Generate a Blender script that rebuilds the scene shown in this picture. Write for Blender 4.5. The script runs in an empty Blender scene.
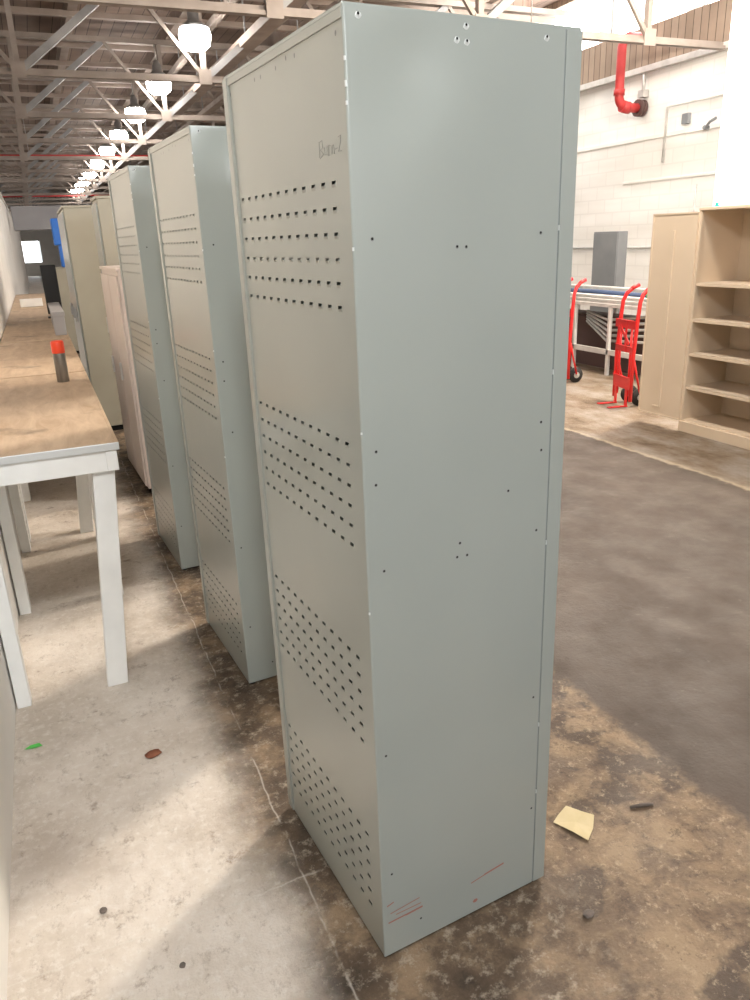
import bpy, bmesh, math, random
from mathutils import Vector, Matrix
random.seed(7)
PI = math.pi
SC = bpy.context.scene
COL = SC.collection

# ------------------------------------------------------------------ materials
def mat(name, base=(.5,.5,.5), rough=.5, metal=0., spec=.5, coat=0., coat_r=.1):
    m = bpy.data.materials.new(name); m.use_nodes = True
    b = m.node_tree.nodes['Principled BSDF']
    b.inputs['Base Color'].default_value = (*base, 1)
    b.inputs['Roughness'].default_value = rough
    b.inputs['Metallic'].default_value = metal
    b.inputs['Specular IOR Level'].default_value = spec
    b.inputs['Coat Weight'].default_value = coat
    b.inputs['Coat Roughness'].default_value = coat_r
    return m

def vary(m, c1, c2, scale=5., detail=4., bump=0., bscale=None, stretch=(1,1,1), lo=.3, hi=.7):
    """noise driven mix of two paint / material colours, optional bump"""
    nt = m.node_tree; N = nt.nodes; L = nt.links
    b = N['Principled BSDF']
    tc = N.new('ShaderNodeTexCoord')
    mp = N.new('ShaderNodeMapping'); mp.inputs['Scale'].default_value = stretch
    L.new(tc.outputs['Object'], mp.inputs['Vector'])
    n = N.new('ShaderNodeTexNoise'); n.inputs['Scale'].default_value = scale; n.inputs['Detail'].default_value = detail
    L.new(mp.outputs[0], n.inputs['Vector'])
    r = N.new('ShaderNodeValToRGB')
    r.color_ramp.elements[0].position = lo; r.color_ramp.elements[0].color = (*c1, 1)
    r.color_ramp.elements[1].position = hi; r.color_ramp.elements[1].color = (*c2, 1)
    L.new(n.outputs['Fac'], r.inputs['Fac']); L.new(r.outputs[0], b.inputs['Base Color'])
    if bump:
        n2 = N.new('ShaderNodeTexNoise'); n2.inputs['Scale'].default_value = bscale or scale*3; n2.inputs['Detail'].default_value = 3
        L.new(mp.outputs[0], n2.inputs['Vector'])
        bp = N.new('ShaderNodeBump'); bp.inputs['Strength'].default_value = bump; bp.inputs['Distance'].default_value = .02
        L.new(n2.outputs['Fac'], bp.inputs['Height']); L.new(bp.outputs[0], b.inputs['Normal'])
    return m

def emit(name, col, strength, cast=None):
    m = bpy.data.materials.new(name); m.use_nodes = True
    nt = m.node_tree; nt.nodes.clear()
    e = nt.nodes.new('ShaderNodeEmission'); o = nt.nodes.new('ShaderNodeOutputMaterial')
    e.inputs[0].default_value = (*col, 1); e.inputs[1].default_value = strength
    nt.links.new(e.outputs[0], o.inputs[0])
    return m

M = {}
M['paint'] = vary(mat('grey_green_enamel', rough=.33, spec=.5, coat=.7, coat_r=.14), (.305,.34,.322), (.33,.365,.345), 2.5, 2)
M['paint_back'] = vary(mat('grey_green_enamel_panel', rough=.36, spec=.55, coat=.45, coat_r=.16), (.295,.315,.29), (.325,.345,.315), 3, 2)
M['edge'] = mat('worn_edge', (.62,.66,.66), .3)
M['dark'] = mat('hole_dark', (.012,.012,.012), .9, spec=.1)
M['hole_rim'] = mat('rivet_grey', (.16,.17,.17), .5)
M['seam'] = mat('seam_shadow_paint',(.19,.215,.23),.5)
M['dent'] = mat('dent_bare', (.62,.66,.66), .25)
M['redmark'] = mat('red_scuff', (.34,.15,.12), .7)
M['pencil'] = mat('pencil', (.23,.24,.23), .6)
M['white'] = vary(mat('white_table_paint', rough=.45), (.80,.81,.80), (.87,.88,.87), 9, 4, .05)
M['metal_edge'] = mat('table_metal_edge', (.62,.65,.66), .3, .2)
M['plaster'] = vary(mat('white_partition', rough=.7), (.76,.745,.71), (.84,.825,.79), 2, 4, .05)
M['whitep'] = mat('white_gloss_paint',(.86,.86,.85),.5)
M['orange'] = mat('orange_cap', (1.0,.085,.03), .35)
M['can'] = vary(mat('can_grey', rough=.28, metal=.5), (.18,.16,.14), (.34,.31,.27), 30, 2, stretch=(1,1,.2))
M['tan'] = vary(mat('tan_enamel', rough=.42), (.72,.59,.44), (.76,.625,.47), 3, 2)
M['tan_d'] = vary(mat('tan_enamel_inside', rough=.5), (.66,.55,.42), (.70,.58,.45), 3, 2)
M['red'] = vary(mat('red_enamel', rough=.35, coat=.3), (.72,.015,.02), (.85,.03,.03), 8, 2)
M['redpipe'] = vary(mat('red_pipe_paint', rough=.5), (.40,.03,.03), (.50,.045,.045), 6, 2)
M['rubber'] = mat('rubber', (.03,.03,.03), .8)
M['zinc'] = vary(mat('zinc', rough=.4, metal=.5), (.45,.45,.44), (.62,.62,.6), 8, 3)
M['alu'] = vary(mat('painted_rail', rough=.4), (.52,.52,.50), (.72,.71,.69), 6, 3)
M['bluefab'] = mat('blue_roll', (.045,.075,.15), .7)
M['grey_cab'] = vary(mat('slate_cabinet', rough=.5), (.19,.205,.22), (.22,.235,.25), 4, 2)
M['green'] = mat('green_plastic', (.10,.55,.10), .5)
M['teal'] = mat('teal_plastic', (.02,.48,.50), .4)
M['iron'] = mat('dark_iron', (.09,.05,.045), .6)
M['steel_l'] = vary(mat('light_truss_steel', rough=.6), (.27,.23,.20), (.36,.31,.275), 4, 3)
M['steel_g'] = vary(mat('grey_truss_steel', rough=.55), (.24,.245,.25), (.33,.33,.33), 4, 3)
M['beige_beam'] = vary(mat('beige_beam', rough=.6), (.27,.215,.18), (.38,.31,.265), 3, 4)
M['duct'] = vary(mat('grey_duct', rough=.5), (.27,.27,.29), (.32,.32,.34), 2, 2)
M['pink'] = vary(mat('pale_warm_enamel', rough=.4), (.60,.52,.47), (.66,.58,.53), 3, 2)
M['olive'] = vary(mat('olive_enamel', rough=.4), (.30,.28,.22), (.34,.32,.255), 3, 2)
M['blue'] = mat('blue_plastic', (.02,.16,.62), .5)
M['black'] = mat('black_plastic', (.015,.015,.016), .5)
M['paper'] = vary(mat('yellow_paper', rough=.8), (.55,.46,.26), (.62,.53,.33), 20, 3)
M['rust'] = vary(mat('rust', rough=.8), (.16,.05,.025), (.26,.10,.05), 40, 3)
M['stone'] = vary(mat('stone', rough=.9), (.10,.085,.075), (.17,.14,.12), 40, 3)
M['hay'] = emit('high_bay_glow', (1,.93,.86), 50)
M['sky'] = emit('daylight_glazing', (1,.95,.90), 10)
M['skytop'] = emit('daylight_roof_glazing', (1,.94,.88), 10)
M['fillback'] = emit('rear_fill_glow', (.94,.98,1), 21)
M['skyfar'] = emit('daylight_glazing_far', (.95,.98,1), 5)
M['housing'] = mat('lamp_housing', (.25,.25,.25), .4, .3)
M['greybox'] = mat('grey_lilac_box', (.46,.45,.46), .6)

def floor_material():
    m = bpy.data.materials.new('dirty_concrete'); m.use_nodes = True
    nt = m.node_tree; N = nt.nodes; L = nt.links; b = N['Principled BSDF']
    tc = N.new('ShaderNodeTexCoord'); P = tc.outputs['Object']
    sx = N.new('ShaderNodeSeparateXYZ'); L.new(P, sx.inputs[0])
    def noise(s, d=6, r=.6, off=0, st=(1,1,1), dist=0):
        mp = N.new('ShaderNodeMapping'); mp.inputs['Location'].default_value = (off, off*.7, 0); mp.inputs['Scale'].default_value = st
        L.new(P, mp.inputs['Vector'])
        n = N.new('ShaderNodeTexNoise'); n.inputs['Scale'].default_value = s; n.inputs['Detail'].default_value = d
        n.inputs['Roughness'].default_value = r; n.inputs['Distortion'].default_value = dist
        L.new(mp.outputs[0], n.inputs['Vector']); return n.outputs['Fac']
    def ramp(v, p0, p1, c0=(0,0,0), c1=(1,1,1), mid=None):
        r = N.new('ShaderNodeValToRGB'); e = r.color_ramp.elements
        e[0].position = p0; e[0].color = (*c0,1); e[1].position = p1; e[1].color = (*c1,1)
        if mid:
            x = e.new(mid[0]); x.color = (*mid[1],1)
        L.new(v, r.inputs['Fac']); return r.outputs[0]
    def math_(op, a, bb=None, clamp=False):
        q = N.new('ShaderNodeMath'); q.operation = op; q.use_clamp = clamp
        for i, v in enumerate((a, bb)):
            if v is None: continue
            if isinstance(v, (int, float)): q.inputs[i].default_value = v
            else: L.new(v, q.inputs[i])
        return q.outputs[0]
    def mix(f, a, c, mode='MIX'):
        q = N.new('ShaderNodeMix'); q.data_type = 'RGBA'; q.blend_type = mode
        if isinstance(f, (int,float)): q.inputs[0].default_value = f
        else: L.new(f, q.inputs[0])
        for i, v in ((6,a),(7,c)):
            if isinstance(v, tuple): q.inputs[i].default_value = (*v,1)
            else: L.new(v, q.inputs[i])
        return q.outputs[2]
    def step(v, edge, soft):    # 0 below edge, 1 above
        q = N.new('ShaderNodeMapRange'); q.inputs['From Min'].default_value = edge-soft; q.inputs['From Max'].default_value = edge+soft
        q.interpolation_type = 'SMOOTHSTEP'; L.new(v, q.inputs['Value']); return q.outputs[0]
    wob = math_('MULTIPLY', math_('SUBTRACT', noise(3.5, 5, .6, 3), .5), .22)
    wobs = math_('MULTIPLY', math_('SUBTRACT', noise(9, 4, .6, 5), .5), .12)
    X = math_('ADD', sx.outputs[0], wob); Xs = math_('ADD', sx.outputs[0], wobs)
    # worn light concrete on the left
    light = ramp(noise(2.2, 8, .65, 1), .33, .66, (.52,.455,.38), (.76,.70,.63))
    light = mix(ramp(noise(11, 8, .75, 9), .57, .70), light, (.27,.205,.155))
    light = mix(math_('MULTIPLY', ramp(noise(38, 4, .7, 2), .5, .68), .5), light, (.80,.77,.72))
    light = mix(math_('MULTIPLY', ramp(noise(24, 9, .85, 6, st=(1,.6,1)), .54, .64), .55), light, (.33,.27,.215))
    light = mix(math_('MULTIPLY', ramp(noise(1.7, 4, .6, 66), .54, .64), .35), light, (.34,.28,.23))
    # grime strip along the slab joint and under the cabinets
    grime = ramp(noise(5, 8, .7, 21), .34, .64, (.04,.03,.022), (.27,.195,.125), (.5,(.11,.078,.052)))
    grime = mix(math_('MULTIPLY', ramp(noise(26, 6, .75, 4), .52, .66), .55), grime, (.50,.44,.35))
    # tan blotched floor to the right
    tan = ramp(noise(6, 9, .72, 14, dist=.4), .32, .62, (.06,.042,.03), (.30,.22,.14), (.46,(.17,.12,.08)))
    tan = mix(math_('MULTIPLY', ramp(noise(4.2, 5, .6, 31), .54, .59), .8), tan, (.06,.045,.036))
    tan = mix(math_('MULTIPLY', ramp(noise(34, 6, .8, 44), .54, .66), .6), tan, (.50,.40,.28))
    tan = mix(math_('MULTIPLY', ramp(noise(17, 8, .8, 47), .54, .62), .75), tan, (.085,.06,.042))
    lane = ramp(noise(2.2, 8, .7, 50, st=(1,.45,1)), .3, .7, (.066,.052,.042), (.115,.091,.074))
    lane = mix(math_('MULTIPLY', ramp(noise(16, 6, .75, 61), .60, .72), .5), lane, (.20,.17,.145))
    far = ramp(noise(3.2, 8, .7, 70, st=(1,.5,1)), .36, .62, (.10,.068,.042), (.30,.265,.225), (.46,(.20,.15,.10)))
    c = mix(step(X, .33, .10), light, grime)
    c = mix(step(X, .98, .14), c, tan)
    c = mix(step(Xs, 1.62, .03), c, lane)
    c = mix(step(Xs, 4.03, .02), c, far)
    # painted line remnant on far edge of the dark lane, pale crack on the slab joint, cross crack
    def line(v, at, w):
        return math_('SUBTRACT', 1.0, math_('MULTIPLY', math_('ABSOLUTE', math_('SUBTRACT', v, at)), 1/w), True)
    c = mix(math_('MULTIPLY', line(Xs, 4.05, .03), .7), c, (.45,.39,.29))
    xs2 = math_('ADD', sx.outputs[0], math_('MULTIPLY', math_('SUBTRACT', noise(7, 3, .5, 8), .5), .03))
    ys2 = math_('ADD', sx.outputs[1], math_('MULTIPLY', math_('SUBTRACT', noise(5, 3, .5, 81), .5), .10))
    gate = ramp(noise(6, 3, .6, 91), .42, .52)
    c = mix(math_('MULTIPLY', math_('MULTIPLY', line(xs2, .405, .004), gate), .5), c, (.66,.63,.57))
    lft = math_('SUBTRACT', 1.0, step(sx.outputs[0], .45, .02))
    c = mix(math_('MULTIPLY', math_('MULTIPLY', line(ys2, 1.56, .004), lft), .35), c, (.68,.66,.6))
    L.new(c, b.inputs['Base Color'])
    rr = ramp(noise(4, 5, .6, 77), .3, .7, (.45,.45,.45), (.8,.8,.8)); L.new(rr, b.inputs['Roughness'])
    b.inputs['Specular IOR Level'].default_value = .35
    bp = N.new('ShaderNodeBump'); bp.inputs['Strength'].default_value = .6; bp.inputs['Distance'].default_value = .01
    L.new(math_('ADD', noise(22, 8, .7, 11), math_('MULTIPLY', noise(70, 4, .7, 12), .4)), bp.inputs['Height']); L.new(bp.outputs[0], b.inputs['Normal'])
    return m
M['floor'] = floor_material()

def brick_material():
    m = mat('white_painted_brick', (.8,.8,.78), .7); nt = m.node_tree; N = nt.nodes; L = nt.links
    b = N['Principled BSDF']; tc = N.new('ShaderNodeTexCoord')
    sep = N.new('ShaderNodeSeparateXYZ'); L.new(tc.outputs['Object'], sep.inputs[0])
    cmb = N.new('ShaderNodeCombineXYZ'); L.new(sep.outputs[1], cmb.inputs[0]); L.new(sep.outputs[2], cmb.inputs[1])
    br = N.new('ShaderNodeTexBrick'); L.new(cmb.outputs[0], br.inputs['Vector'])
    br.inputs['Color1'].default_value = (.86,.86,.84,1); br.inputs['Color2'].default_value = (.83,.83,.81,1)
    br.inputs['Mortar'].default_value = (.79,.79,.77,1); br.inputs['Scale'].default_value = 1
    br.inputs['Mortar Size'].default_value = .012; br.inputs['Brick Width'].default_value = .42; br.inputs['Row Height'].default_value = .21
    n = N.new('ShaderNodeTexNoise'); n.inputs['Scale'].default_value = 1.3; n.inputs['Detail'].default_value = 6
    mp = N.new('ShaderNodeMapping'); mp.inputs['Scale'].default_value = (1,.25,1.6); L.new(tc.outputs['Object'], mp.inputs[0]); L.new(mp.outputs[0], n.inputs['Vector'])
    r = N.new('ShaderNodeValToRGB'); r.color_ramp.elements[0].position=.35; r.color_ramp.elements[0].color=(.72,.70,.66,1)
    r.color_ramp.elements[1].position=.6; r.color_ramp.elements[1].color=(1,1,1,1); L.new(n.outputs['Fac'], r.inputs[0])
    mx = N.new('ShaderNodeMix'); mx.data_type='RGBA'; mx.blend_type='MULTIPLY'; mx.inputs[0].default_value=.55
    L.new(br.outputs['Color'], mx.inputs[6]); L.new(r.outputs[0], mx.inputs[7]); L.new(mx.outputs[2], b.inputs['Base Color'])
    return m
M['brick'] = brick_material()

def plank_material(name, c1, c2, width=.16, axis=0, gap=(.05,.035,.025)):
    m = mat(name, c1, .75); nt = m.node_tree; N = nt.nodes; L = nt.links
    b = N['Principled BSDF']; tc = N.new('ShaderNodeTexCoord')
    sep = N.new('ShaderNodeSeparateXYZ'); L.new(tc.outputs['Object'], sep.inputs[0])
    cmb = N.new('ShaderNodeCombineXYZ'); L.new(sep.outputs[1-axis], cmb.inputs[0]); L.new(sep.outputs[axis], cmb.inputs[1])
    br = N.new('ShaderNodeTexBrick'); L.new(cmb.outputs[0], br.inputs['Vector'])
    br.inputs['Color1'].default_value = (*c1,1); br.inputs['Color2'].default_value = (*c2,1); br.inputs['Mortar'].default_value = (*gap,1)
    br.inputs['Scale'].default_value = 1; br.inputs['Mortar Size'].default_value = .006; br.inputs['Brick Width'].default_value = 3.4; br.inputs['Row Height'].default_value = width
    n = N.new('ShaderNodeTexNoise'); n.inputs['Scale'].default_value = 2.2; n.inputs['Detail'].default_value = 6; L.new(tc.outputs['Object'], n.inputs['Vector'])
    mx = N.new('ShaderNodeMix'); mx.data_type='RGBA'; mx.blend_type='OVERLAY'; mx.inputs[0].default_value=.45
    L.new(br.outputs['Color'], mx.inputs[6]); L.new(n.outputs['Fac'], mx.inputs[7]); L.new(mx.outputs[2], b.inputs['Base Color'])
    return m
M['deck'] = plank_material('brown_plank_deck', (.185,.13,.10), (.25,.18,.145), .2, 0)
M['header'] = plank_material('beige_board_header', (.24,.18,.135), (.31,.24,.185), .14, 1)

def tabletop_material():
    m = mat('plywood_top', rough=.55); nt = m.node_tree; N = nt.nodes; L = nt.links
    b = N['Principled BSDF']; tc = N.new('ShaderNodeTexCoord')
    mp = N.new('ShaderNodeMapping'); mp.inputs['Scale'].default_value = (7,1.6,1); L.new(tc.outputs['Object'], mp.inputs[0])
    n = N.new('ShaderNodeTexNoise'); n.inputs['Scale'].default_value = 2.2; n.inputs['Detail'].default_value = 7; n.inputs['Roughness'].default_value=.65; n.inputs['Distortion'].default_value=.6
    L.new(mp.outputs[0], n.inputs['Vector'])
    r = N.new('ShaderNodeValToRGB'); e=r.color_ramp.elements
    e[0].position=.3; e[0].color=(.44,.31,.20,1); e[1].position=.65; e[1].color=(.62,.48,.34,1)
    L.new(n.outputs['Fac'], r.inputs[0])
    n2 = N.new('ShaderNodeTexNoise'); n2.inputs['Scale'].default_value = 4; n2.inputs['Detail'].default_value=6; L.new(tc.outputs['Object'], n2.inputs['Vector'])
    r2 = N.new('ShaderNodeValToRGB'); r2.color_ramp.elements[0].position=.60; r2.color_ramp.elements[1].position=.75; L.new(n2.outputs['Fac'], r2.inputs[0])
    mx = N.new('ShaderNodeMix'); mx.data_type='RGBA'; L.new(r2.outputs[0], mx.inputs[0]); L.new(r.outputs[0], mx.inputs[6]); mx.inputs[7].default_value=(.17,.13,.095,1)
    L.new(mx.outputs[2], b.inputs['Base Color']); return m
M['ply'] = tabletop_material()

# ------------------------------------------------------------------ mesh builder
class MB:
    def __init__(s): s.v=[]; s.f=[]; s.m=[]; s.mats=[]; s.sm=[]
    def mi(s, m):
        if m not in s.mats: s.mats.append(m)
        return s.mats.index(m)
    def face(s, pts, m, smooth=False):
        i=len(s.v); s.v += [tuple(p) for p in pts]; s.f.append(tuple(range(i,i+len(pts)))); s.m.append(s.mi(m)); s.sm.append(smooth)
    def box(s, a, b, m, bev=0.):
        (x0,y0,z0),(x1,y1,z1)=a,b
        if bev<=0:
            i=len(s.v); s.v+=[(x0,y0,z0),(x1,y0,z0),(x1,y1,z0),(x0,y1,z0),(x0,y0,z1),(x1,y0,z1),(x1,y1,z1),(x0,y1,z1)]
            for q in ((0,3,2,1),(4,5,6,7),(0,1,5,4),(1,2,6,5),(2,3,7,6),(3,0,4,7)):
                s.f.append(tuple(i+k for k in q)); s.m.append(s.mi(m)); s.sm.append(False)
            return s
        bm=bmesh.new(); bmesh.ops.create_cube(bm,size=1)
        for v in bm.verts: v.co=Vector((x0+(v.co.x+.5)*(x1-x0), y0+(v.co.y+.5)*(y1-y0), z0+(v.co.z+.5)*(z1-z0)))
        bmesh.ops.bevel(bm, geom=bm.edges[:], offset=bev, segments=2, affect='EDGES', profile=.5)
        s.addbm(bm,m); return s
    def addbm(s,bm,m,smooth=False):
        i=len(s.v); bm.verts.ensure_lookup_table(); bm.verts.index_update()
        s.v+=[tuple(v.co) for v in bm.verts]
        for f in bm.faces: s.f.append(tuple(i+v.index for v in f.verts)); s.m.append(s.mi(m)); s.sm.append(smooth)
        bm.free()
    def bar(s, p, q, w, h, m, up=(0,0,1)):
        """rectangular bar from p to q, w across, h along 'up'"""
        p=Vector(p); q=Vector(q); d=(q-p).normalized(); u=Vector(up)
        if abs(d.dot(u))>.98: u=Vector((0,1,0))
        a=d.cross(u).normalized(); c=a.cross(d).normalized(); a*=w/2; c*=h/2; i=len(s.v)
        for o in (p,q):
            for (x,y) in ((-1,-1),(1,-1),(1,1),(-1,1)): s.v.append(tuple(o+a*x+c*y))
        for k in ((0,3,2,1),(4,5,6,7),(0,1,5,4),(1,2,6,5),(2,3,7,6),(3,0,4,7)):
            s.f.append(tuple(i+j for j in k)); s.m.append(s.mi(m)); s.sm.append(False)
        return s
    def tube(s, pts, r, m, n=10, cap=True):
        pts=[Vector(p) for p in pts]; rings=[]; prev=None
        rs = r if isinstance(r,(list,tuple)) else [r]*len(pts)
        for k,p in enumerate(pts):
            d=((pts[k+1]-p) if k<len(pts)-1 else (p-pts[k-1]))
            if 0<k<len(pts)-1: d=(pts[k+1]-p).normalized()+(p-pts[k-1]).normalized()
            if d.length<1e-9: d=Vector((0,0,1))
            d.normalize()
            if prev is None:
                u=Vector((0,0,1)) if abs(d.z)<.9 else Vector((1,0,0)); a=d.cross(u).normalized()
            else: a=(prev-d*prev.dot(d)).normalized()
            prev=a; b=d.cross(a); i=len(s.v)
            for j in range(n):
                t=2*PI*j/n; s.v.append(tuple(p+(a*math.cos(t)+b*math.sin(t))*rs[k]))
            rings.append(i)
        for k in range(len(rings)-1):
            for j in range(n):
                s.f.append((rings[k]+j,rings[k]+(j+1)%n,rings[k+1]+(j+1)%n,rings[k+1]+j)); s.m.append(s.mi(m)); s.sm.append(True)
        if cap:
            s.f.append(tuple(rings[0]+j for j in reversed(range(n)))); s.m.append(s.mi(m)); s.sm.append(False)
            s.f.append(tuple(rings[-1]+j for j in range(n))); s.m.append(s.mi(m)); s.sm.append(False)
        return s
    def lathe(s, prof, m, c=(0,0,0), n=24):
        i=len(s.v)
        for (r,z) in prof:
            for j in range(n):
                t=2*PI*j/n; s.v.append((c[0]+r*math.cos(t),c[1]+r*math.sin(t),c[2]+z))
        for k in range(len(prof)-1):
            for j in range(n):
                s.f.append((i+k*n+j,i+k*n+(j+1)%n,i+(k+1)*n+(j+1)%n,i+(k+1)*n+j)); s.m.append(s.mi(m)); s.sm.append(True)
        s.f.append(tuple(i+j for j in reversed(range(n)))); s.m.append(s.mi(m)); s.sm.append(False)
        s.f.append(tuple(i+(len(prof)-1)*n+j for j in range(n))); s.m.append(s.mi(m)); s.sm.append(False)
        return s
    def build(s, name, parent=None, label=None):
        me=bpy.data.meshes.new(name); me.from_pydata(s.v,[],s.f); me.update()
        for m in s.mats: me.materials.append(m)
        me.polygons.foreach_set('material_index',s.m); me.polygons.foreach_set('use_smooth',s.sm)
        o=bpy.data.objects.new(name,me); COL.objects.link(o)
        if parent: o.parent=parent
        if label: o['label']=label
        return o

def tag(o,label,cat,group=None,kind=None):
    o['label']=label; o['category']=cat
    if group: o['group']=group
    if kind: o['kind']=kind
    return o
def thing(name,label,cat,loc=(0,0,0),rz=0,group=None):
    o=bpy.data.objects.new(name,None); COL.objects.link(o); o.empty_display_size=.1
    o.location=loc; o.rotation_euler=(0,0,rz); return tag(o,label,cat,group)
def struct(mb,name):
    o=mb.build(name); o['kind']='structure'; return o
def dup(root, loc, rz, label, group=None):
    kids=[(c,[g for g in c.children]) for c in root.children]
    r=root.copy(); COL.objects.link(r); r.location=loc; r.rotation_euler=(0,0,rz); r['label']=label
    if group: r['group']=group
    for c,gs in kids:
        cc=c.copy(); COL.objects.link(cc); cc.parent=r
        for g in gs:
            gg=g.copy(); COL.objects.link(gg); gg.parent=cc
    return r

# ------------------------------------------------------------------ setting
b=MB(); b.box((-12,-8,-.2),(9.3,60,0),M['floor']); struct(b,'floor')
b=MB(); b.box((-12,-8,5.35),(6.3,60,5.6),M['deck']); b.box((8.7,-8,5.35),(9.3,60,5.6),M['deck'])
SKY=[(6.2,9.4),(10.1,12.9),(13.6,16.4),(17.1,19.9),(20.6,23.4)]
cur=-8
for a,c in SKY: b.box((6.3,cur,5.35),(8.7,a,5.6),M['deck']); cur=c
b.box((6.3,cur,5.35),(8.7,60,5.6),M['deck']); struct(b,'ceiling')
for k,(a,c) in enumerate(SKY):
    w=MB(); w.box((6.3,a,5.5),(8.7,c,5.53),M['skytop'])
    for x in (6.7,7.1,7.5,7.9,8.3): w.box((x-.025,a,5.42),(x+.025,c,5.5),M['steel_g'])
    struct(w,'window_%d'%(k+11))
b=MB()
b.box((9,-8,0),(9.3,60,3.87),M['brick'])
b.box((8.97,-8,3.87),(9.3,60,4.46),M['header']); b.box((8.90,-8,3.84),(9.3,60,3.92),M['alu'])
b.box((9,-8,5.25),(9.3,60,5.35),M['header'])
y=-8
WIN=[(5.6,7.3),(7.5,9.2),(9.4,11.1),(11.3,13.0),(-3.0,-1.3),(-1.1,.6)]
cuts=sorted(WIN); cur=-8
for (a,c) in cuts:
    b.box((9,cur,4.46),(9.3,a,5.25),M['brick']); cur=c
b.box((9,cur,4.46),(9.3,60,5.25),M['brick'])
struct(b,'wall_right')
for k,(a,c) in enumerate(WIN):
    w=MB(); w.box((9.16,a,4.46),(9.19,c,5.25),M['sky'])
    for q in (0,3):
        yy=a+(c-a)*q/3; w.box((9.08,yy-.025,4.46),(9.14,yy+.025,5.25),M['steel_g'])
    struct(w,'window_%d'%(k+1))
b=MB(); b.box((-12.3,-8,0),(-12,60,5.35),M['plaster']); struct(b,'wall_west')
b=MB(); b.box((-.45,.6,0),(-.335,46,2.62),M['plaster']); b.box((-.47,.6,2.62),(-.315,46,2.66),M['plaster']); struct(b,'wall_left')
b=MB()
b.box((-12.3,60,0),(-3,60.3,5.6),M['plaster']); b.box((.7,60,0),(9.3,60.3,5.6),M['plaster'])
b.box((-3,60,2.3),(.7,60.3,5.6),M['plaster']); b.box((-3,60,0),(.7,60.3,.9),M['plaster']); struct(b,'wall_far')
b=MB(); b.box((-3,60.1,.9),(.7,60.14,2.3),M['skyfar'])
for k in range(4): b.box((-3+k*1.22-.03,60.04,.9),(-3+k*1.22+.03,60.1,2.3),M['steel_g'])
struct(b,'window_7')
b=MB()
b.box((-12.3,-8.3,0),(-5,-8,5.6),M['plaster']); b.box((5.5,-8.3,0),(9.3,-8,5.6),M['plaster'])
b.box((-5,-8.3,0),(1.9,-8,5.6),M['plaster']); b.box((4.7,-8.3,0),(5.5,-8,5.6),M['plaster']); b.box((1.9,-8.3,0),(4.7,-8,3.0),M['plaster']); b.box((1.9,-8.3,4.5),(4.7,-8,5.6),M['plaster']); struct(b,'wall_rear')
b=MB(); b.box((1.9,-8.2,3.0),(4.7,-8.16,4.5),M['fillback'])  # added unseen glowing window, placed for side-face light and the dent highlight
for k in range(3): b.box((1.93+k*1.37-.03,-8.14,3.0),(1.93+k*1.37+.03,-8.08,4.5),M['steel_g'])
struct(b,'window_8')
# painted pier by the bookcase
b=MB(); b.box((6.5,5.35,0),(7.1,6.22,4.98),M['whitep'],.01)
p=b.build('white_pier'); tag(p,'tall white painted square pier behind the tan cabinet','pier')

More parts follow.
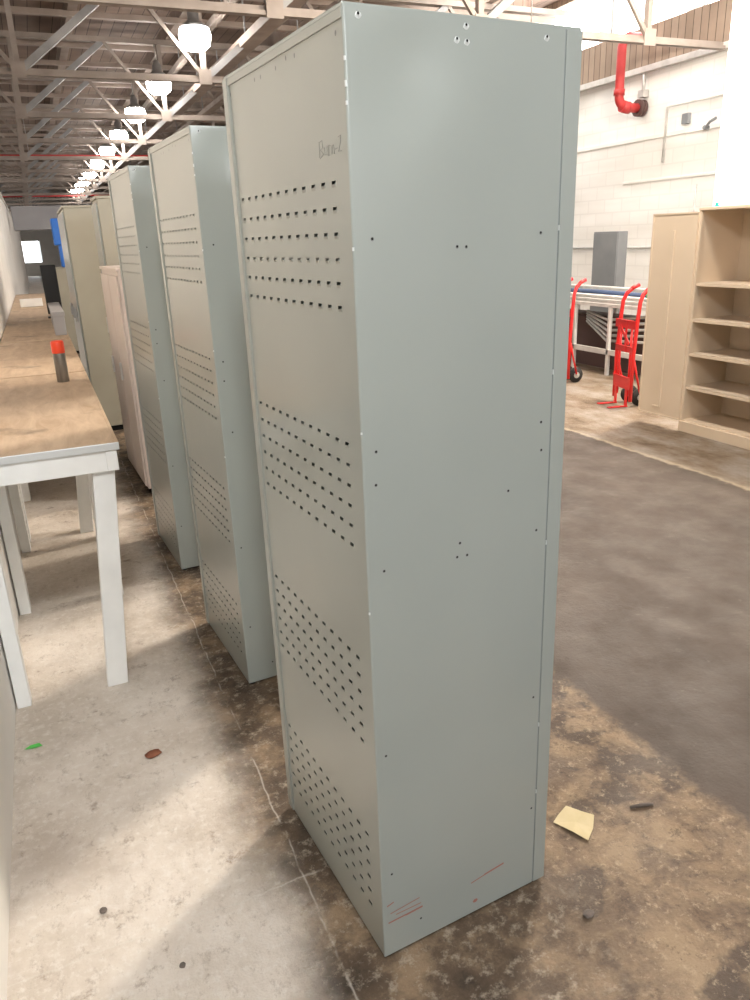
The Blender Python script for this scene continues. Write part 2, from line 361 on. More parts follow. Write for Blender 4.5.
# ------------------------------------------------------------------ vented cabinets
W,D,H=.485,.604,1.98      # side width, back width, height
def cabinet(label, loc, rz, group):
    root=thing('storage_cabinet',label,'cabinet',loc,rz,group)
    # near side panel (local y=0), with shallow dent near the top and rounded vertical edges
    s=MB(); P_=M['paint']
    nx,nz=30,96; z0=.012; xe=.446
    def dy(x,z):
        d=.0075*math.exp(-(((x-.115)/.085)**2+((z-1.895)/.075)**2))
        d-=.0016*math.exp(-(((x-.17)/.07)**2+((z-1.80)/.08)**2))
        d+=.0008*math.sin(x*9+1)*math.sin(z*2.7)
        e=min(x/.03,(xe-x)/.03,(1.98-z)/.03,(z-z0)/.05,1); return d*max(e,0)
    base=len(s.v)
    for j in range(nz+1):
        for i in range(nx+1):
            x=.004+(xe-.004)*i/nx; z=z0+(H-z0)*j/nz; s.v.append((x,dy(x,z),z))
    for j in range(nz):
        for i in range(nx):
            a=base+j*(nx+1)+i; s.f.append((a,a+1,a+nx+2,a+nx+1)); s.m.append(s.mi(P_)); s.sm.append(True)
    # rounded corner bead
    prev=None
    for k in range(5):
        t=PI/2*k/4; q=(.004-.004*math.sin(t), .004-.004*math.cos(t))
        if prev: s.face([(q[0],q[1],z0),(prev[0],prev[1],z0),(prev[0],prev[1],H),(q[0],q[1],H)], P_, True)
        prev=q
    # chipped bright nicks on the corner edge
    for zz,hh in ((1.62,.006),(1.905,.006),(1.868,.009),(1.842,.006),(.93,.005),(1.30,.004)):
        s.box((-.0007,-.0007,zz),(.0022,.0022,zz+hh),M['edge'])
    # rivets: dark recess with grey rim
    RV=[(.037,1.638),(.211,1.619),(.231,1.618),(.404,1.637),(.029,1.263),(.026,1.198),(.037,1.017),(.210,1.006),(.235,1.005),(.217,1.036),(.421,1.263),(.424,1.202),(.418,1.021),(.025,.582),(.427,.590),(.434,.259),(.028,.253),(.103,.078),(.339,1.127)]
    def disc(x,z,r,m,o,n=10):
        yy=dy(x,z)-o; s.face([(x+r*math.cos(2*PI*k/n),yy,z+r*math.sin(2*PI*k/n)) for k in range(n)],m)
    for (x,z) in RV:
        disc(x,z,.0034,M['hole_rim'],.0006); disc(x-.0004,z+.0004,.0022,M['dark'],.0011)
    for (x,z) in ((.027,1.968),(.230,1.968),(.212,1.947),(.232,1.945),(.403,1.963)):
        # pried, bright dimples near the top edge
        yy=dy(x,z); r=.006; n=9; c=(x,yy-.0022,z+.001)
        ring=[(x+r*math.cos(2*PI*k/n)*(1+.2*math.sin(3*k)),yy-.0003,z+r*.9*math.sin(2*PI*k/n)) for k in range(n)]
        for k in range(n): s.face([ring[k],ring[(k+1)%n],c],M['dent'],True)
        disc(x-.001,z+.002,.0024,M['dark'],.0026,8)
    s.build('side_panel',root)
    # door-side edge strip on the near side, separated by a shadow seam
    s=MB(); s.box((.4485,-.0015,.012),(.485,.010,H),P_,.0012)
    s.face([(.4462,.0012,.012),(.4485,.0012,.012),(.4485,.0012,H),(.4462,.0012,H)],M['seam'])
    for zz in (1.64,1.36,.98,.50,.30): s.box((.4462,-.0016,zz),(.4486,.001,zz+.01),M['dent'])
    s.build('edge_strip',root)
    # vented panel (local x=0) : real slots with pressed hoods
    s=MB(); PB=M['paint_back']
    ys=[.004]; holes_y=[]
    for k in range(12):
        c=.0655+.0436*k; ys+= [c-.0080,c+.0080]; holes_y.append(len(ys)-2)
    ys+=[.572]
    zs=[.012]; holes_z=[]
    for g0 in (.33,.80,1.268,1.731):
        for r in range(5,-1,-1):
            c=g0-.0418*r; zs+=[c-.0037,c+.0037]; holes_z.append(len(zs)-2)
    zs+=[1.964]
    xin=.0015
    for j in range(len(zs)-1):
        for i in range(len(ys)-1):
            if i in holes_y and j in holes_z: continue
            s.face([(xin,ys[i],zs[j]),(xin,ys[i],zs[j+1]),(xin,ys[i+1],zs[j+1]),(xin,ys[i+1],zs[j])],PB)
    for j in holes_z:
        for i in holes_y:
            a,c=ys[i],ys[i+1]; z1=zs[j]; z2=zs[j+1]; o=xin-.0016
            # pressed lip: rises from below the slot and leans outward
            s.face([(xin,a-.001,z1-.003),(o,a+.002,z1+.002),(o,c-.002,z1+.002),(xin,c+.001,z1-.003)],PB)
            s.face([(xin,a-.001,z1-.003),(xin,a+.001,z2-.002),(o,a+.002,z1+.002)],PB)
            s.face([(xin,c+.001,z1-.003),(o,c-.002,z1+.002),(xin,c-.001,z2-.002)],PB)
    # frame: top flange and far flange stand proud
    s.box((-.001,.004,1.964),(.004,.600,1.978),PB,.0008)
    s.box((-.003,.578,.012),(.006,.604,1.98),PB,.001); s.box((.0016,.572,.012),(.002,.578,1.964),M['hole_rim'])
    s.box((-.003,.571,.012),(.003,.5735,1.964),PB)
    for yy,zz in ((.566,1.946),(.41,1.948),(.375,1.947),(.293,1.947),(.241,1.954),(.20,1.95),(.03,1.948)):
        s.face([(.0009,yy+.003*math.cos(k),zz+.0045*math.sin(k)) for k in (5,4,3,2,1,0)],M['hole_rim'])
    s.build('vented_panel',root)
    s=MB(); s.box((.0,.002,1.978),(.485,.604,1.986),P_,.002); s.build('top_panel',root)
    s=MB(); s.box((.004,.600,.012),(.485,.604,1.978),P_); s.build('side_panel',root)
    s=MB(); s.box((.012,.012,.03),(.475,.596,.036),P_); s.build('bottom_panel',root)
    for y0,y1 in ((.006,.302),(.304,.600)):
        s=MB(); s.box((.470,y0,.05),(.487,y1,1.955),P_,.003); dd=s.build('door',root)
        h=MB(); yh=.285 if y0<.1 else .321
        h.box((.487,yh-.008,.98),(.493,yh+.008,1.12),M['zinc'],.002); h.bar((.500,yh,1.0),(.500,yh,1.10),.012,.012,M['zinc'])
        h.bar((.49,yh,1.01),(.502,yh,1.01),.01,.01,M['zinc']); h.bar((.49,yh,1.09),(.502,yh,1.09),.01,.01,M['zinc']); h.build('handle',dd)
    s=MB(); s.box((.468,.004,.012),(.485,.600,.049),P_); s.build('door_sill',root); s=MB(); s.box((.468,.004,1.956),(.485,.600,1.978),P_); s.build('door_header',root)
    for (z) in (.40,.80,1.2,1.6):
        s=MB(); s.box((.02,.012,z),(.45,.59,z+.012),P_); s.build('shelf',root)
    for fx in (.02,.45):
        for fy in (.02,.575):
            s=MB(); s.lathe([(.012,0),(.012,.014),(.008,.014),(.008,.032)],M['rubber'],(fx,fy,0),12); s.build('foot',root)
    return root
R=math.radians
cab=cabinet('tall grey-green metal cabinet with rows of vent slots, nearest and largest in the row',(.501,1.244,0),R(4.6),'grey-green vented cabinets in the row')
# pencil scribble only on the nearest cabinet's vented panel
s=MB()
def stroke(pts):
    s.tube([(.0012,y,z) for y,z in pts],.0004,M['pencil'],5)
stroke([(.117,1.776),(.116,1.80)]); stroke([(.118,1.80),(.104,1.802),(.102,1.79),(.114,1.788),(.100,1.780),(.116,1.774)])
stroke([(.096,1.79),(.094,1.778),(.086,1.778),(.084,1.792)]); stroke([(.079,1.775),(.077,1.792),(.070,1.79)])
stroke([(.066,1.776),(.064,1.79),(.058,1.79),(.056,1.776)]); stroke([(.052,1.783),(.044,1.784)]); stroke([(.04,1.80),(.03,1.802),(.031,1.792),(.040,1.778),(.028,1.778)])
s.build('pencil_scribble',cab,'faint pencil handwriting')
for (x1,z1,x2,z2,w) in ((.012,.164,.03,.169,.0018),(.02,.138,.10,.145,.0012),(.035,.128,.104,.127,.0012),(.014,.112,.06,.113,.002),(.06,.112,.108,.114,.0026),(.25,.110,.30,.118,.0016),(.29,.117,.35,.124,.0026)):
    s=MB(); s.face([(x1,-.0007,z1-w),(x2,-.0007,z2-w),(x2,-.0007,z2+w),(x1,-.0007,z1+w)],M['redmark']); s.build('red_scuff',cab,'red-brown scuff mark')
s=MB(); s.face([(.263+.008*math.cos(k),-.0007,.047+.006*math.sin(k)) for k in (0,1,2,3,4,5)],M['redmark']); s.build('red_scuff',cab,'red-brown scuff mark')
dup([cab][0],(.508,2.552,0),R(4.0),'tall grey-green vented cabinet standing second in the row, behind the nearest one')
dup(cab,(.462,3.79,0),R(3.2),'tall grey-green vented cabinet third in the row, farthest of the three')
for o in [x for x in COL.objects if x.name.startswith(('pencil_scribble','red_scuff')) and x.parent is not cab and x.parent.name!=cab.name]: bpy.data.objects.remove(o)

def locker(name,label,loc,size,m_side,m_end,vents=True,rz=0):
    w,d,h=size; r=thing(name,label,'locker' if 'locker' in name else 'cabinet',loc,rz)
    s=MB(); s.box((0,0,.05),(w,d,h-.02),m_end,.004); s.build('body',r)
    s=MB(); s.box((-.012,-.004,h-.02),(w+.004,d+.004,h),m_end,.003); s.build('top_panel',r)
    s=MB(); s.box((.02,.02,0),(w-.02,d-.02,.05),M['dark']); s.build('plinth',r)
    n=max(1,round(d/.45)); 
    for k in range(n):
        a=d*k/n+.01; c=d*(k+1)/n-.01
        s=MB(); s.box((-.014,a,.07),(-.001,c,h-.05),m_side,.003)
        if vents:
            for q in range(6):
                for zz in (h*.2,h*.75): s.box((-.018,a+.08,zz+q*.025),(-.013,c-.08,zz+q*.025+.006),m_side)
        dd=s.build('door',r); s=MB(); s.box((-.03,c-.05,h*.5),(-.014,c-.035,h*.5+.12),M['zinc'],.002); s.build('handle',dd)
    return r
locker('low_cabinet','pale pinkish metal cabinet, shorter than its neighbours, behind the third grey-green cabinet',(.485,5.2,0),(.5,.85,1.52),M['pink'],M['pink'],False,R(2))
locker('tall_locker','grey-olive tall locker just behind the pale low cabinet',(.50,6.12,0),(.5,.45,2.0),M['paint'],M['olive'])
locker('tall_locker','dark olive tall locker with pale front past the low cabinet',(.32,7.4,0),(.75,1.3,2.0),M['paint'],M['olive'])
b=MB(); b.box((0,0,0),(.10,.12,.045),M['white'],.018); k=b.build('white_block'); k.location=(.55,5.3,1.52); tag(k,'small white block on top of the pale low cabinet','block')

# ------------------------------------------------------------------ work tables
def table(label,y0,length,first=False):
    X0,X1=-.33,.178
    r=thing('work_table',label,'table',(X0,y0,0),0,'white-legged work tables in a row')
    w=X1-X0
    s=MB(); s.box((0.004,.05,.962),(w-.012,length-.004,.984),M['ply']); s.build('table_top',r)
    s=MB(); s.box((0,0,.958),(w,.006,.9855 if first else .984),M['metal_edge'] if first else M['ply'],.002); s.box((0,.006,.958),(w,.05,.9845),M['ply'])
    s.box((w-.012,.05,.958),(w,length,.9855),M['ply'],.002); s.build('edge_trim',r)
    s=MB(); s.box((0,.012,.880),(w-.010,.034,.958),M['white'],.003); s.box((w-.032,.034,.880),(w-.010,length-.034,.958),M['white'],.003)
    s.box((0,length-.034,.880),(w-.010,length-.012,.958),M['white'],.003); s.box((w-.05,.006,.882),(w-.012,.013,.956),M['white'],.002); s.build('apron',r)
    for yy in (.034,length/2-.04,length-.11):
        s=MB(); s.box((.002,yy,0),(.052,yy+.07,.9575),M['white'],.004); s.build('leg',r)
        xb=w-.178; a=.078; s=MB(); i0=len(s.v); s.box((xb,yy,0),(xb+a,yy+.07,.88),M['white'],.004)   # leans outward at the top
        s.v=[(x+(.075*z/.88 if yy<.1 else .072 if yy<1.2 else .088),y,z) for (x,y,z) in s.v]; s.build('leg',r)
    return r
TL=[(2.765,1.84,'white-legged work table with brown plywood top, nearest of the row'),(4.63,1.84,'work table butted against the far end of the nearest one'),(6.5,1.84,'work table third along the partition, with the grey box on it'),(8.37,1.84,'work table fourth along the partition'),(10.24,1.84,'work table fifth along the partition'),(12.11,1.84,'farthest work table along the partition')]
for y0,ln,lb in TL: table(lb,y0,ln,y0<3)
# spray can
r=thing('spray_can','grey spray can with a bright orange cap standing on the nearest table','can',(.050,4.30,.984))
s=MB(); s.lathe([(.028,0),(.031,.003),(.031,.150),(.027,.160)],M['can']); s.build('can_body',r)
s=MB(); s.lathe([(.0315,.150),(.0325,.155),(.0325,.205),(.028,.213)],M['orange']); s.build('cap',r,'orange cap')
# things on far tables
b=MB(); b.box((.012,0,0),(.10,1.3,.17),M['greybox'],.006); b.box((.006,-.005,.15),(.106,1.305,.185),M['greybox'],.004); k=b.build('storage_box'); k.location=(.068,6.75,.985); tag(k,'long grey lidded box at the right edge of the third work table','box')
b=MB(); b.box((0,0,0),(.26,.03,.20),M['white'],.01); b.box((.05,.03,0),(.2,.12,.05),M['white'],.01); k=b.build('paper_pack'); k.location=(-.22,10.6,.985); k.scale=(1,1,.5); tag(k,'white paper pack lying on a far work table','pack')
r=thing('display_monitor','black monitor back standing at the right edge of the far tables','monitor',(.10,8.6,.985))
s=MB(); s.box((-.035,0,.04),(.11,.05,.52),M['black'],.008); s.box((-.02,.05,.10),(.09,.09,.42),M['black'],.01); s.build('screen',r)
s=MB(); s.box((-.04,-.03,0),(.07,.12,.012),M['black'],.003); s.box((.0,.03,.012),(.05,.06,.11),M['black']); s.build('stand',r)

# ------------------------------------------------------------------ tan cupboard
r=thing('metal_cupboard','tan metal cupboard standing open with five empty shelves','cupboard',(4.8,3.79,0))
w,d,h=.46,.915,1.765      # x depth, y width
T=M['tan']; TI=M['tan_d']
s=MB(); s.box((.0,0,.0),(w,.014,h-.02),T,.002); s.build('side_panel',r)
s=MB(); s.box((.0,d-.014,.0),(w,d,h-.02),T,.002); s.box((-.001,d-.028,.09),(.02,d-.014,h-.03),T); s.build('side_panel',r)
s=MB(); s.box((w-.008,.014,.09),(w,d-.014,h-.02),TI); s.build('back_panel',r)
s=MB(); s.box((-.006,-.003,h-.022),(w,d+.003,h),T,.003); s.build('top_panel',r)
s=MB(); s.box((-.012,0.0,0),(.015,d,.088),T,.003); s.box((.0,.014,.088),(w-.008,d-.014,.096),T); s.build('plinth',r)
for z in (.378,.652,.925,1.205):
    s=MB(); s.box((.012,.016,z-.004),(w-.01,d-.016,z),TI); s.box((.010,.016,z-.024),(.024,d-.016,z),T,.002); s.build('shelf',r)
# open door folded back in line with the front, slightly swung
def cup_door(name,loc,sgn,rz):
    dr=MB(); L_=.452
    dr.box((-.018,0,.09) if sgn>0 else (-.018,-L_,.09),(0,L_,h-.028) if sgn>0 else (0,0,h-.028),T,.003)
    y1=sgn*.20; y2=sgn*.28
    o=dr.build(name,r); o.location=loc; o.rotation_euler=(0,0,rz)
    st=MB(); a,c=sorted((sgn*.205,sgn*.225)); st.box((-.032,a,.16),(-.018,c,h-.16),T,.003)
    a,c=sorted((sgn*.205,sgn*.29)); st.box((-.03,a,.16),(-.018,c,.175),T,.003); st.build('stiffener',o)
    rim=MB()
    a,c=sorted((sgn*.0,sgn*.452)); rim.box((-.024,a,h-.04),(-.017,c,h-.028),T); rim.box((-.024,a,.09),(-.017,c,.102),T)
    a,c=sorted((sgn*.44,sgn*.452)); rim.box((-.024,a,.09),(-.017,c,h-.028),T); rim.build('rim',o)
cup_door('door',(.004,d+.0005,0),1,R(3)); cup_door('door',(-.004,-.004,0),-1,R(-6))
k=thing('button_magnet','small teal round magnet on top front corner of the tan cupboard','magnet',(4.86,4.60,1.765))
s=MB(); s.lathe([(.017,0),(.018,.004),(.016,.012)],M['teal'],n=16); s.build('disc',k); s=MB(); s.lathe([(.010,.012),(.012,.022),(.011,.030)],M['teal'],n=16); s.build('knob',k)

# ------------------------------------------------------------------ hand trucks
def hand_truck(label,loc,rz):
    r=thing('hand_truck',label,'hand truck',loc,rz,'red hand trucks'); RD=M['red']; hw=.155
    # local: x = back (+), y = across ; toe plate to -x
    for sy in (-1,1):
        s=MB(); s.tube([(0,sy*hw,.06),(0.0,sy*hw,.5),(.02,sy*hw,.85),(.03,sy*hw,.98),(.06,sy*(hw-.01),1.05),(.12,sy*(hw-.02),1.10),(.17,sy*(hw-.02),1.12)],.019,RD,10); s.build('upright',r)
        s=MB(); s.tube([(.10,sy*(hw-.019),1.085),(.12,sy*(hw-.02),1.10),(.175,sy*(hw-.02),1.123)],.020,RD,10); s.build('grip',r)
        s=MB(); s.tube([(.0,sy*(hw-.055),.10),(.0,sy*(hw-.055),.78)],.012,RD,8); s.build('inner_rail',r)
        s=MB(); s.tube([(.12,sy*(hw-.02),.10),(.05,sy*(hw),.30),(.0,sy*hw,.50)],.011,RD,8); s.build('axle_brace',r)
        s=MB()
        bm=bmesh.new(); bmesh.ops.create_cone(bm,cap_ends=True,segments=24,radius1=.085,radius2=.085,depth=.045)
        bmesh.ops.bevel(bm,geom=[e for e in bm.edges if abs(e.verts[0].co.z-e.verts[1].co.z)<1e-4],offset=.012,segments=3,affect='EDGES')
        bmesh.ops.rotate(bm,verts=bm.verts,matrix=Matrix.Rotation(PI/2,3,'X')); bmesh.ops.translate(bm,verts=bm.verts,vec=(.13,sy*(hw-.055),.085))
        s.addbm(bm,M['rubber'],True); wh=s.build('wheel',r)
        s=MB(); s.tube([(.13,sy*(hw-.055)-.026,.085),(.13,sy*(hw-.055)+.026,.085)],.035,M['zinc'],14); s.build('hub',wh)
    s=MB(); s.tube([(.13,-hw,.085),(.13,hw,.085)],.009,M['zinc'],8); s.build('axle',r)
    for z0,z1,x in ((.74,.82,-.018),(.52,.58,-.016),(.17,.29,-.018)):
        s=MB(); s.box((x,-hw-.03 if z0>.7 else -hw,z0),(x+.006,hw+.03 if z0>.7 else hw,z1),RD,.001)
        s.box((x-.012,-hw,z1-.006),(x,hw,z1),RD); s.build('cross_plate',r)
    s=MB(); s.bar((-.02,-.03,.52),(-.02,-.03,.82),.03,.006,RD,(1,0,0)); s.bar((-.02,-.09,.60),(-.02,.09,.76),.03,.006,RD,(1,0,0)); s.build('cross_plate',r)
    for sy in (-1,1):
        s=MB(); s.box((-.20,sy*.10-.02,.004),(0,sy*.10+.02,.012),RD,.001); s.box((-.02,sy*.10-.02,.004),(-.01,sy*.10+.02,.2),RD); s.build('toe_plate',r)
    return r
h0=hand_truck('red steel hand truck standing beside the open tan cupboard door',(5.08,5.74,0),R(-12))
dup(h0,(5.33,7.05,0),R(-6),'red steel hand truck partly hidden by the nearest cabinet edge')

# ------------------------------------------------------------------ metal bench with stacked rails
r=thing('metal_bench','long grey metal bench carrying stacked rails before the white brick wall','bench',(6.0,6.35,0))
LB=3.2
for yy in (.05,.72,1.35,2.1,LB-.09):
    for xx in (0,.62):
        s=MB(); s.box((xx,yy,0),(xx+.04,yy+.04,.80),M['alu'],.003); s.build('leg',r)
s=MB(); s.box((0,0,.78),(.66,LB,.82),M['alu'],.003); s.build('bench_top',r)
s=MB(); s.box((0,0,.24),(.04,LB,.30),M['alu'],.003); s.box((.62,0,.24),(.66,LB,.30),M['alu'],.003); s.build('lower_rail',r)
s=MB()
for k in range(5): s.tube([(.12,.25,.70-.07*k),(.12,.9,.62-.06*k),(.14,1.3,.70-.03*k)],.016,M['zinc'],8)
s.build('hose_loops',r)
s=MB(); s.box((.3,.05,.0),(.62,LB-.1,.6),M['iron'],.01); s.box((.3,.05,.6),(.62,LB-.1,.63),M['iron']); s.build('dark_backing',r,'added dark backing')  # dark block added for the dark background beneath the bench
for k,(x0,z0,ww,hh,l0,l1,mm,lb) in enumerate(((.02,.82,.12,.045,0,3.1,'alu','pale metal rail on the front edge of the bench'),(.17,.82,.14,.05,.1,3.0,'zinc','grey rail lying behind the front rail on the bench'),(.34,.82,.12,.07,.0,3.1,'alu','pale thick rail at the middle of the bench'),(.50,.82,.12,.09,.1,3.15,'zinc','tall grey rail at the back of the bench'),(.05,.868,.10,.035,.1,2.9,'alu','pale metal rail stacked on the front rail'))):
    s=MB(); s.box((x0,l0,z0),(x0+ww,l1,z0+hh),M[mm],.004); s.box((x0-.004,l0,z0+hh*.4),(x0,l1,z0+hh*.6),M['zinc'])
    o=s.build('metal_rail'); o.location=(6.0,6.35,0); tag(o,lb,'rail','rails on the bench')
s=MB(); s.tube([(.22,0.15,.905),(.22,1.2,.912),(.22,2.6,.905)],[.035,.037,.034],M['bluefab'],14); o=s.build('fabric_roll'); o.location=(6.0,6.35,0); tag(o,'dark blue fabric roll lying on the bench rails','roll')
s=MB(); s.box((.50,.12,.911),(.60,2.9,.95),M['zinc'],.004); s.box((.51,.12,.93),(.59,2.9,.955),M['alu']); o=s.build('metal_rail'); o.location=(6.0,6.35,0); tag(o,'grey rail topmost at the back of the bench stack','rail','rails on the bench')
s=MB(); s.lathe([(.03,0),(.042,.01),(.042,.05),(.02,.065)],M['green'],n=16); o=s.build('tape_roll'); o.location=(6.09,6.55,.903); tag(o,'bright green roll on the bench rails by the cupboard door','roll')
# slate cabinet
r=thing('slate_cabinet','dark slate grey metal cabinet against the white brick wall behind the bench','cabinet',(7.2,8.42,0))
s=MB(); s.box((0,0,0),(.16,.50,1.60),M['grey_cab'],.004); s.build('body',r)
s=MB(); s.box((-.012,.01,.05),(0,.49,1.58),M['grey_cab'],.002); s.build('door',r)
s=MB()
for k in range(18): s.box((.03,.50,.2+k*.075),(.07,.53,.24+k*.075),M['grey_cab'])
s.build('hinge_row',r)

# ------------------------------------------------------------------ right wall services
r=thing('fire_pipe','red fire pipe dropping from the roof to an elbow on the white brick wall','pipe',(8.5,10.13,3.36))
pts=[(.42,0,.94),(.12,0,.94),(.03,0,.90),(0,0,.80),(0,0,.16)]+[(.16-.16*math.cos(a),0,.16-.16*math.sin(a)) for a in [PI/2*k/6 for k in range(1,7)]]+[(.42,0,0)]
s=MB(); s.tube(pts,.066,M['redpipe'],16); s.build('pipe_run',r)
s=MB(); s.tube([(.06,0,.02),(.16,0,0),(.2,0,0)],.084,M['redpipe'],16); s.tube([(0,0,.16),(0,0,.24)],.082,M['redpipe'],16); s.build('elbow_collar',r)
s=MB(); s.tube([(.36,0,0),(.41,0,0)],.12,M['iron'],16); s.tube([(.42,0,0),(.47,0,0)],.12,M['iron'],16); s.build('flange',r,'dark flange')
s=MB(); s.tube([(8.93,10.1,3.55),(8.93,10.1,3.82)],.025,M['zinc'],8); s.box((8.88,10.04,3.5),(8.985,10.16,3.6),M['zinc']); o=s.build('conduit'); tag(o,'thin grey conduit rising on the white wall beside the red pipe','conduit')
s=MB(); s.tube([(8.96,6,1.33),(8.96,14,1.33)],.02,M['zinc'],8); s.tube([(8.96,8.9,1.33),(8.96,8.9,2.2)],.012,M['zinc'],8); o=s.build('conduit'); tag(o,'long thin conduit running level along the white wall low down','conduit')
s=MB(); s.tube([(8.96,8.2,3.3),(8.96,9.6,3.3),(8.96,9.6,2.55)],.02,M['alu'],8); o=s.build('conduit'); tag(o,'pale bent conduit high on the white wall right of the red pipe','conduit')
s=MB(); s.box((8.93,9.15,3.02),(8.998,9.27,3.16),M['grey_cab'],.01); o=s.build('junction_box'); tag(o,'small dark junction box on the upper white brick wall','box')
s=MB(); s.tube([(8.93,8.62,3.02),(8.90,8.7,2.98),(8.93,8.8,2.92)],.02,M['grey_cab'],8); s.tube([(8.99,8.8,2.92),(8.90,8.8,2.92)],.03,M['grey_cab'],8); o=s.build('wall_valve'); tag(o,'small dark valve on the white wall near the junction box','valve')
s=MB(); s.box((8.98,6,2.9),(9.0,12.5,2.96),M['brick'],.005); s.box((8.985,6,2.3),(9.0,10.5,2.34),M['brick'],.004); o=s.build('wall_ledge'); o.name='trim_1'; o['kind']='structure'

# ------------------------------------------------------------------ roof steel
def truss(label,Y):
    r=thing('roof_truss',label,'truss',(0,Y,3.87),0,'steel roof trusses'); G=M['steel_g']; Lt=M['steel_l']
    s=MB(); s.box((-11.99,-.05,-.04),(8.89,.05,.0),Lt); s.box((-11.99,-.008,0),(8.89,.008,.05),Lt); s.build('bottom_chord',r)
    s=MB(); s.box((-11.99,-.07,1.16),(8.95,.07,1.24),Lt); s.build('top_chord',r)
    for k in range(-4,4):
        x0=.25+2.45*k; xa=x0+1.5; x1=x0+2.45
        if x1>8.9: x1=8.85
        if xa<8.9:
            s=MB(); s.bar((x0,0,0),(xa,0,1.18),.09,.10,G,(0,1,0)); s.build('web',r)
            s=MB(); s.bar((xa,-.03,1.18),(x1,-.03,.0),.05,.05,Lt,(0,1,0)); s.build('web',r)
        s=MB(); s.box((x0-.09,-.065,-.07),(x0+.09,-.05,.12),M['steel_l']); s.build('gusset',r)
        s=MB(); s.bar((x0,0,0),(x0,0,1.16),.07,.08,Lt,(0,1,0)); s.build('web',r)
    return r
ordn=['nearest','second','third','fourth','fifth','sixth','seventh','eighth','ninth','tenth','eleventh','twelfth','thirteenth','fourteenth']
t0=truss('riveted steel roof truss, nearest one seen over the cabinets',8.6)
for k in range(1,14): dup(t0,(0,8.6+3.5*k,3.87),0,'steel roof truss, %s along the hall from the camera'%ordn[k])
dup(t0,(0,1.6,3.87),0,'steel roof truss overhead of the camera')
# purlins below the deck
px=[-7.5,-5.2,-3.2,-1.2,1.2,2.9,4.9,7.4]
for k,x in enumerate(px):
    s=MB(); s.box((x-.07,-8,5.12),(x+.07,60,5.34),M['beige_beam']); o=s.build('roof_purlin'); tag(o,'long beige timber purlin under the plank roof, number from left made plain by place: %s'%('far left','left outer','left','just left of the partition','above the cabinet row','right of the lamp row','over the dark lane','nearest the bright windows')[k],'purlin','roof purlins')
for o in COL.objects:
    if o.name.startswith('roof_purlin'): o['label']=o['label'].replace(', number from left made plain by place: ',', ')
# cross joists
for k in range(30):
    yy=7.2+1.75*k
    s=MB(); s.box((-11.98,yy-.05,5.0 if k%2 else 5.05),(8.95,yy+.05,5.13),M['beige_beam']); o=s.build('roof_joist'); o['kind']='structure'; o.name='trim_%d'%(k+2)
# beige runs along the hall (cable trays and ducts) right of the lamps
for (x,z,w,h,mm,lb) in ((3.35,4.35,.22,.12,'beige_beam','wide beige cable tray running along the hall, lowest of the trays'),(3.75,4.62,.14,.14,'steel_l','pale square pipe running along the hall above the cable tray'),(4.15,4.45,.18,.10,'beige_beam','beige cable tray right of the pale square pipe'),(3.05,4.75,.10,.10,'steel_l','narrow pale conduit run just right of the lamp row'),(-.9,4.3,.16,.12,'beige_beam','beige tray running above the white partition'),(-2.2,4.5,.16,.16,'steel_l','pale square pipe left of the white partition')):
    s=MB(); s.box((x-w/2,7.5,z-h/2),(x+w/2,58,z+h/2),M[mm],.01)
    for k in range(14): s.box((x-.01,8.6+3.5*k-.01,z+h/2),(x+.01,8.6+3.5*k+.01,5.0 if z+h/2>3.9 else 3.87),M['steel_g'])
    o=s.build('cable_tray'); tag(o,lb,'tray')
# sprinkler pipes across the hall
for (yy,zz,lb) in ((9.25,4.03,'thin red sprinkler pipe crossing the hall, nearest'),(23.6,4.03,'thin red sprinkler pipe crossing the hall farther back'),(40.5,4.03,'farthest thin red sprinkler pipe crossing the hall')):
    r=thing('sprinkler_pipe',lb,'pipe',(0,yy,zz)); s=MB(); s.tube([(-11.9,0,0),(8.9,0,0)],.032,M['redpipe'],10); s.build('pipe_run',r)
    for x in (-9,-3,.4,6.3): s=MB(); s.tube([(x,0,0),(x,0,1.32)],.008,M['zinc'],6); s.build('hanger',r)
    for x in (4.15,-1.5,6.9):
        s=MB(); s.tube([(x,0,.0),(x,0,-.10)],.02,M['redpipe'],8); s.lathe([(.05,0),(.07,.02),(.06,.07),(.03,.1)],M['red'],(x,0,-.17),14); s.build('sprinkler_head',r)
# high bay lamps
def lamp(label,x,y):
    r=thing('high_bay_lamp',label,'lamp',(x,y,4.39),0,'high bay lamps in a row')
    s=MB(); s.lathe([(.13,-.17),(.20,-.11),(.225,0.0),(.20,.09)],M['hay'],n=16); s.build('lens',r,'glowing white lens')
    s=MB(); s.lathe([(.195,.09),(.14,.15),(.08,.19),(.08,.28),(.04,.36)],M['housing'],n=16); s.build('housing',r)
    s=MB(); s.tube([(0,0,.36),(0,0,.60)],.012,M['zinc'],6); s.build('hanger',r)
    return r
l0=lamp('glowing high bay lamp, nearest and largest of the lamp row',2.6,12.0)
for k,yy in enumerate((15.4,18.8,22.3,25.8,29.4,33.0,36.5,40,43.5)): dup(l0,(2.6,yy,4.39),0,'glowing high bay lamp, %s of the lamp row'%ordn[k+1])
for xx,yy,lb in ((-.1,-.8,'added fill lamp just behind the camera'),(3.5,4.1,'added fill lamp overhead above the dark lane'),(5.75,5.5,'added fill lamp overhead between the tan cupboard and the bright windows')): dup(l0,(xx,yy,4.39),0,lb)  # unseen lamps added as fixtures for the fill lights below
def fill_light(x,y,p,c=(1,.94,.86)):  # unseen point light, added as fill
    l=bpy.data.lights.new('unseen_fill','POINT'); l.energy=p; l.color=c; l.shadow_soft_size=.22
    o=bpy.data.objects.new('unseen_fill',l); o.location=(x,y,3.95); COL.objects.link(o)
fill_light(-.1,-.8,300,(.97,.99,1))  # added fill for the near side face and left floor
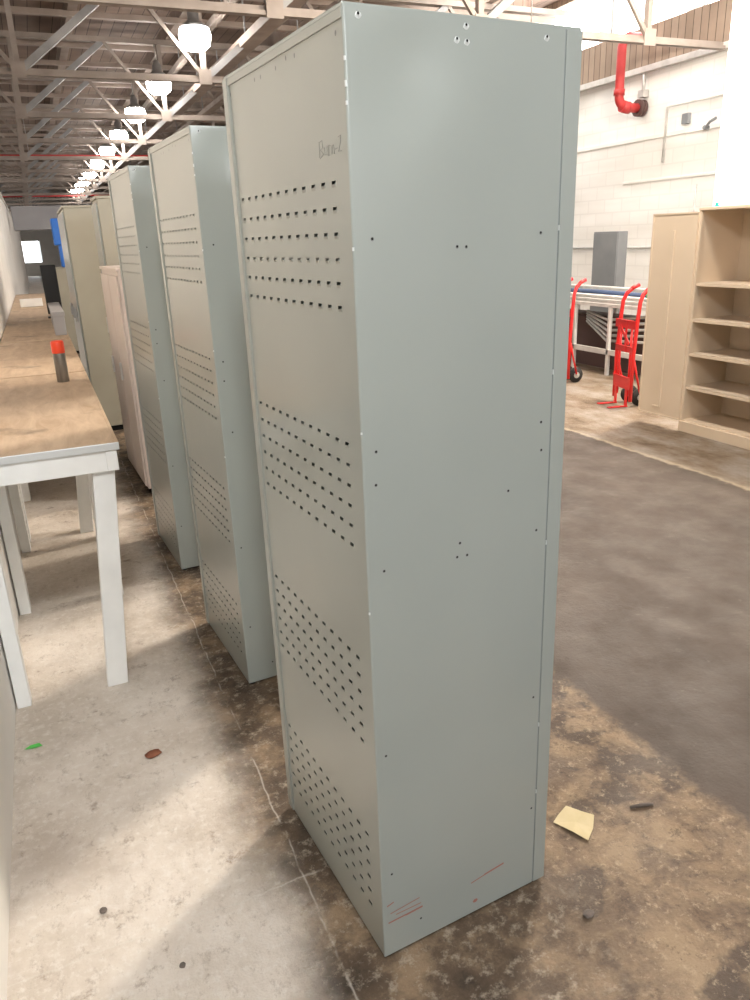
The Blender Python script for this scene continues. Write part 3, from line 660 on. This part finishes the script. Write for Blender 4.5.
fill_light(5.75,5.5,780,(1,.86,.70)); fill_light(3.5,4.1,320,(1,.92,.83))  # added for the warm floor stripes and the cupboard front
l1=lamp('glowing high bay lamp of the left row, nearest',-1.5,20)
l1['group']='high bay lamps left of the partition'
for k,yy in enumerate((27,34,41,48)): dup(l1,(-1.5,yy,4.39),0,'glowing high bay lamp, %s of the left row'%ordn[k+1])
# grey duct across the hall
r=thing('air_duct','wide grey duct crossing the hall low down beyond the lockers','duct',(0,20,2.1))
s=MB(); s.box((-.25,0,0),(8.8,.7,.52),M['duct'],.02); s.build('duct_body',r)
for x in (1.4,3.9,6.4,8.6):
    s=MB(); s.box((x-.01,-.02,-.02),(x+.05,.72,.54),M['duct']); s.build('seam_flange',r)
for x in (2.0,7.5):
    s=MB(); s.bar((x,.35,-2.1),(x,.35,0),.12,.12,M['duct']); s.build('support_post',r)
s=MB(); s.box((-.06,0,0),(.28,.3,.42),M['blue'],.02); s.box((-.0,.02,-.35),(.2,.28,0),M['blue'],.02); o=s.build('blue_bin'); o.location=(.45,14.2,1.72); tag(o,'bright blue bin stacked high beyond the far lockers','bin')
locker('tall_locker','far pale grey locker under the blue bin',(.3,13.6,0),(.7,1.2,1.37),M['paint'],M['olive'])

# ------------------------------------------------------------------ floor litter
def scrap(name,loc,pts,th,m,label,cat,curl=.006):
    s=MB(); n=len(pts); cz=th+curl*.2
    zs=[th+curl*(.3+.7*((i*37)%5)/4) for i in range(n)]
    top=[(p[0],p[1],z) for p,z in zip(pts,zs)]; bot=[(p[0],p[1],z-th) for p,z in zip(pts,zs)]
    c=(sum(p[0] for p in pts)/n,sum(p[1] for p in pts)/n,cz); cb=(c[0],c[1],cz-th)
    for i in range(n):
        j=(i+1)%n; s.face([top[i],top[j],c],m,False); s.face([bot[j],bot[i],cb],m,False); s.face([bot[i],bot[j],top[j],top[i]],m)
    o=s.build(name); o.location=loc; return tag(o,label,cat)
scrap('paper_scrap',(1.19,1.41,0),[(-.059,.029),(-.03,.045),(.012,.063),(.04,.03),(.063,-.003),(.03,-.04),(-.015,-.074),(-.035,-.03)],.0012,M['paper'],'pale yellow paper scrap on the floor right of the nearest cabinet','paper',.008)
def pebble(name,loc,r,m,label,cat,sq=(1,1,.5)):
    s=MB(); bm=bmesh.new(); bmesh.ops.create_icosphere(bm,subdivisions=2,radius=r)
    for v in bm.verts: v.co=Vector((v.co.x*sq[0],v.co.y*sq[1],v.co.z*sq[2]))*(1+random.uniform(-.14,.14))
    s.addbm(bm,m); o=s.build(name); o.location=(loc[0],loc[1],r*sq[2]*.85); return tag(o,label,cat)
pebble('rust_lump',(.103,2.285),.024,M['rust'],'small rust-brown lump on the pale floor before the table','lump',(1.2,.8,.45))
pebble('pebble',(-.107,1.69),.010,M['stone'],'small dark pebble on the pale floor near the left edge','pebble')
pebble('pebble',(.055,1.44),.008,M['stone'],'tiny dark pebble at the bottom of the pale floor','pebble')
pebble('pebble',(1.02,1.14),.012,M['stone'],'dark pebble beside the foot of the nearest cabinet','pebble',(1.5,1,.5))
scrap('leaf_scrap',(-.272,2.52,0),[(-.03,0),(-.012,.012),(.018,.010),(.028,-.006),(.0,-.012)],.001,M['green'],'small green scrap on the floor beside the partition','scrap',.006)
s=MB(); s.tube([(-.035,.012,.006),(.0,.004,.007),(.036,-.006,.006)],[.004,.006,.004],M['stone'],7); o=s.build('stick'); o.location=(1.405,1.375,0); tag(o,'short dark stick on the tan floor near the dark lane','stick')

# ------------------------------------------------------------------ light and camera
w=bpy.data.worlds.new('world'); SC.world=w; w.use_nodes=True
w.node_tree.nodes['Background'].inputs[0].default_value=(.8,.88,1,1); w.node_tree.nodes['Background'].inputs[1].default_value=.4

cam=bpy.data.cameras.new('camera'); co=bpy.data.objects.new('camera',cam); COL.objects.link(co); SC.camera=co
cam.sensor_fit='VERTICAL'; cam.sensor_height=24; cam.lens=24*752/1000; cam.clip_start=.05; cam.clip_end=200
Rm=((0.9158,-0.1644,0.3663),(-0.3993,-0.2880,0.8704),(-0.0376,-0.9434,-0.3295))
RM_PLACE=None
f=752.; nx_,ny_=85.,2137.; nn=math.hypot(nx_,ny_); th=math.atan(.3485)
dn=Vector((nx_/nn*math.cos(th),ny_/nn*math.cos(th),math.sin(th)))
yv=-((30-375)*dn.x+f*dn.z)/dn.y
Yc=Vector((30-375,yv,f)).normalized(); Zc=-dn; Xc=Yc.cross(Zc)
# rows: world axes in camera (x right, y down, z forward) frame
rot=Matrix(((Xc.x,-Xc.y,-Xc.z),(Yc.x,-Yc.y,-Yc.z),(Zc.x,-Zc.y,-Zc.z)))
co.matrix_world=Matrix.Translation((0,0,1.64))@rot.to_4x4()
SC.view_settings.view_transform='Standard'; SC.view_settings.look='None'; SC.view_settings.gamma=1; SC.view_settings.use_curve_mapping=False
SC.view_settings.exposure=0.1
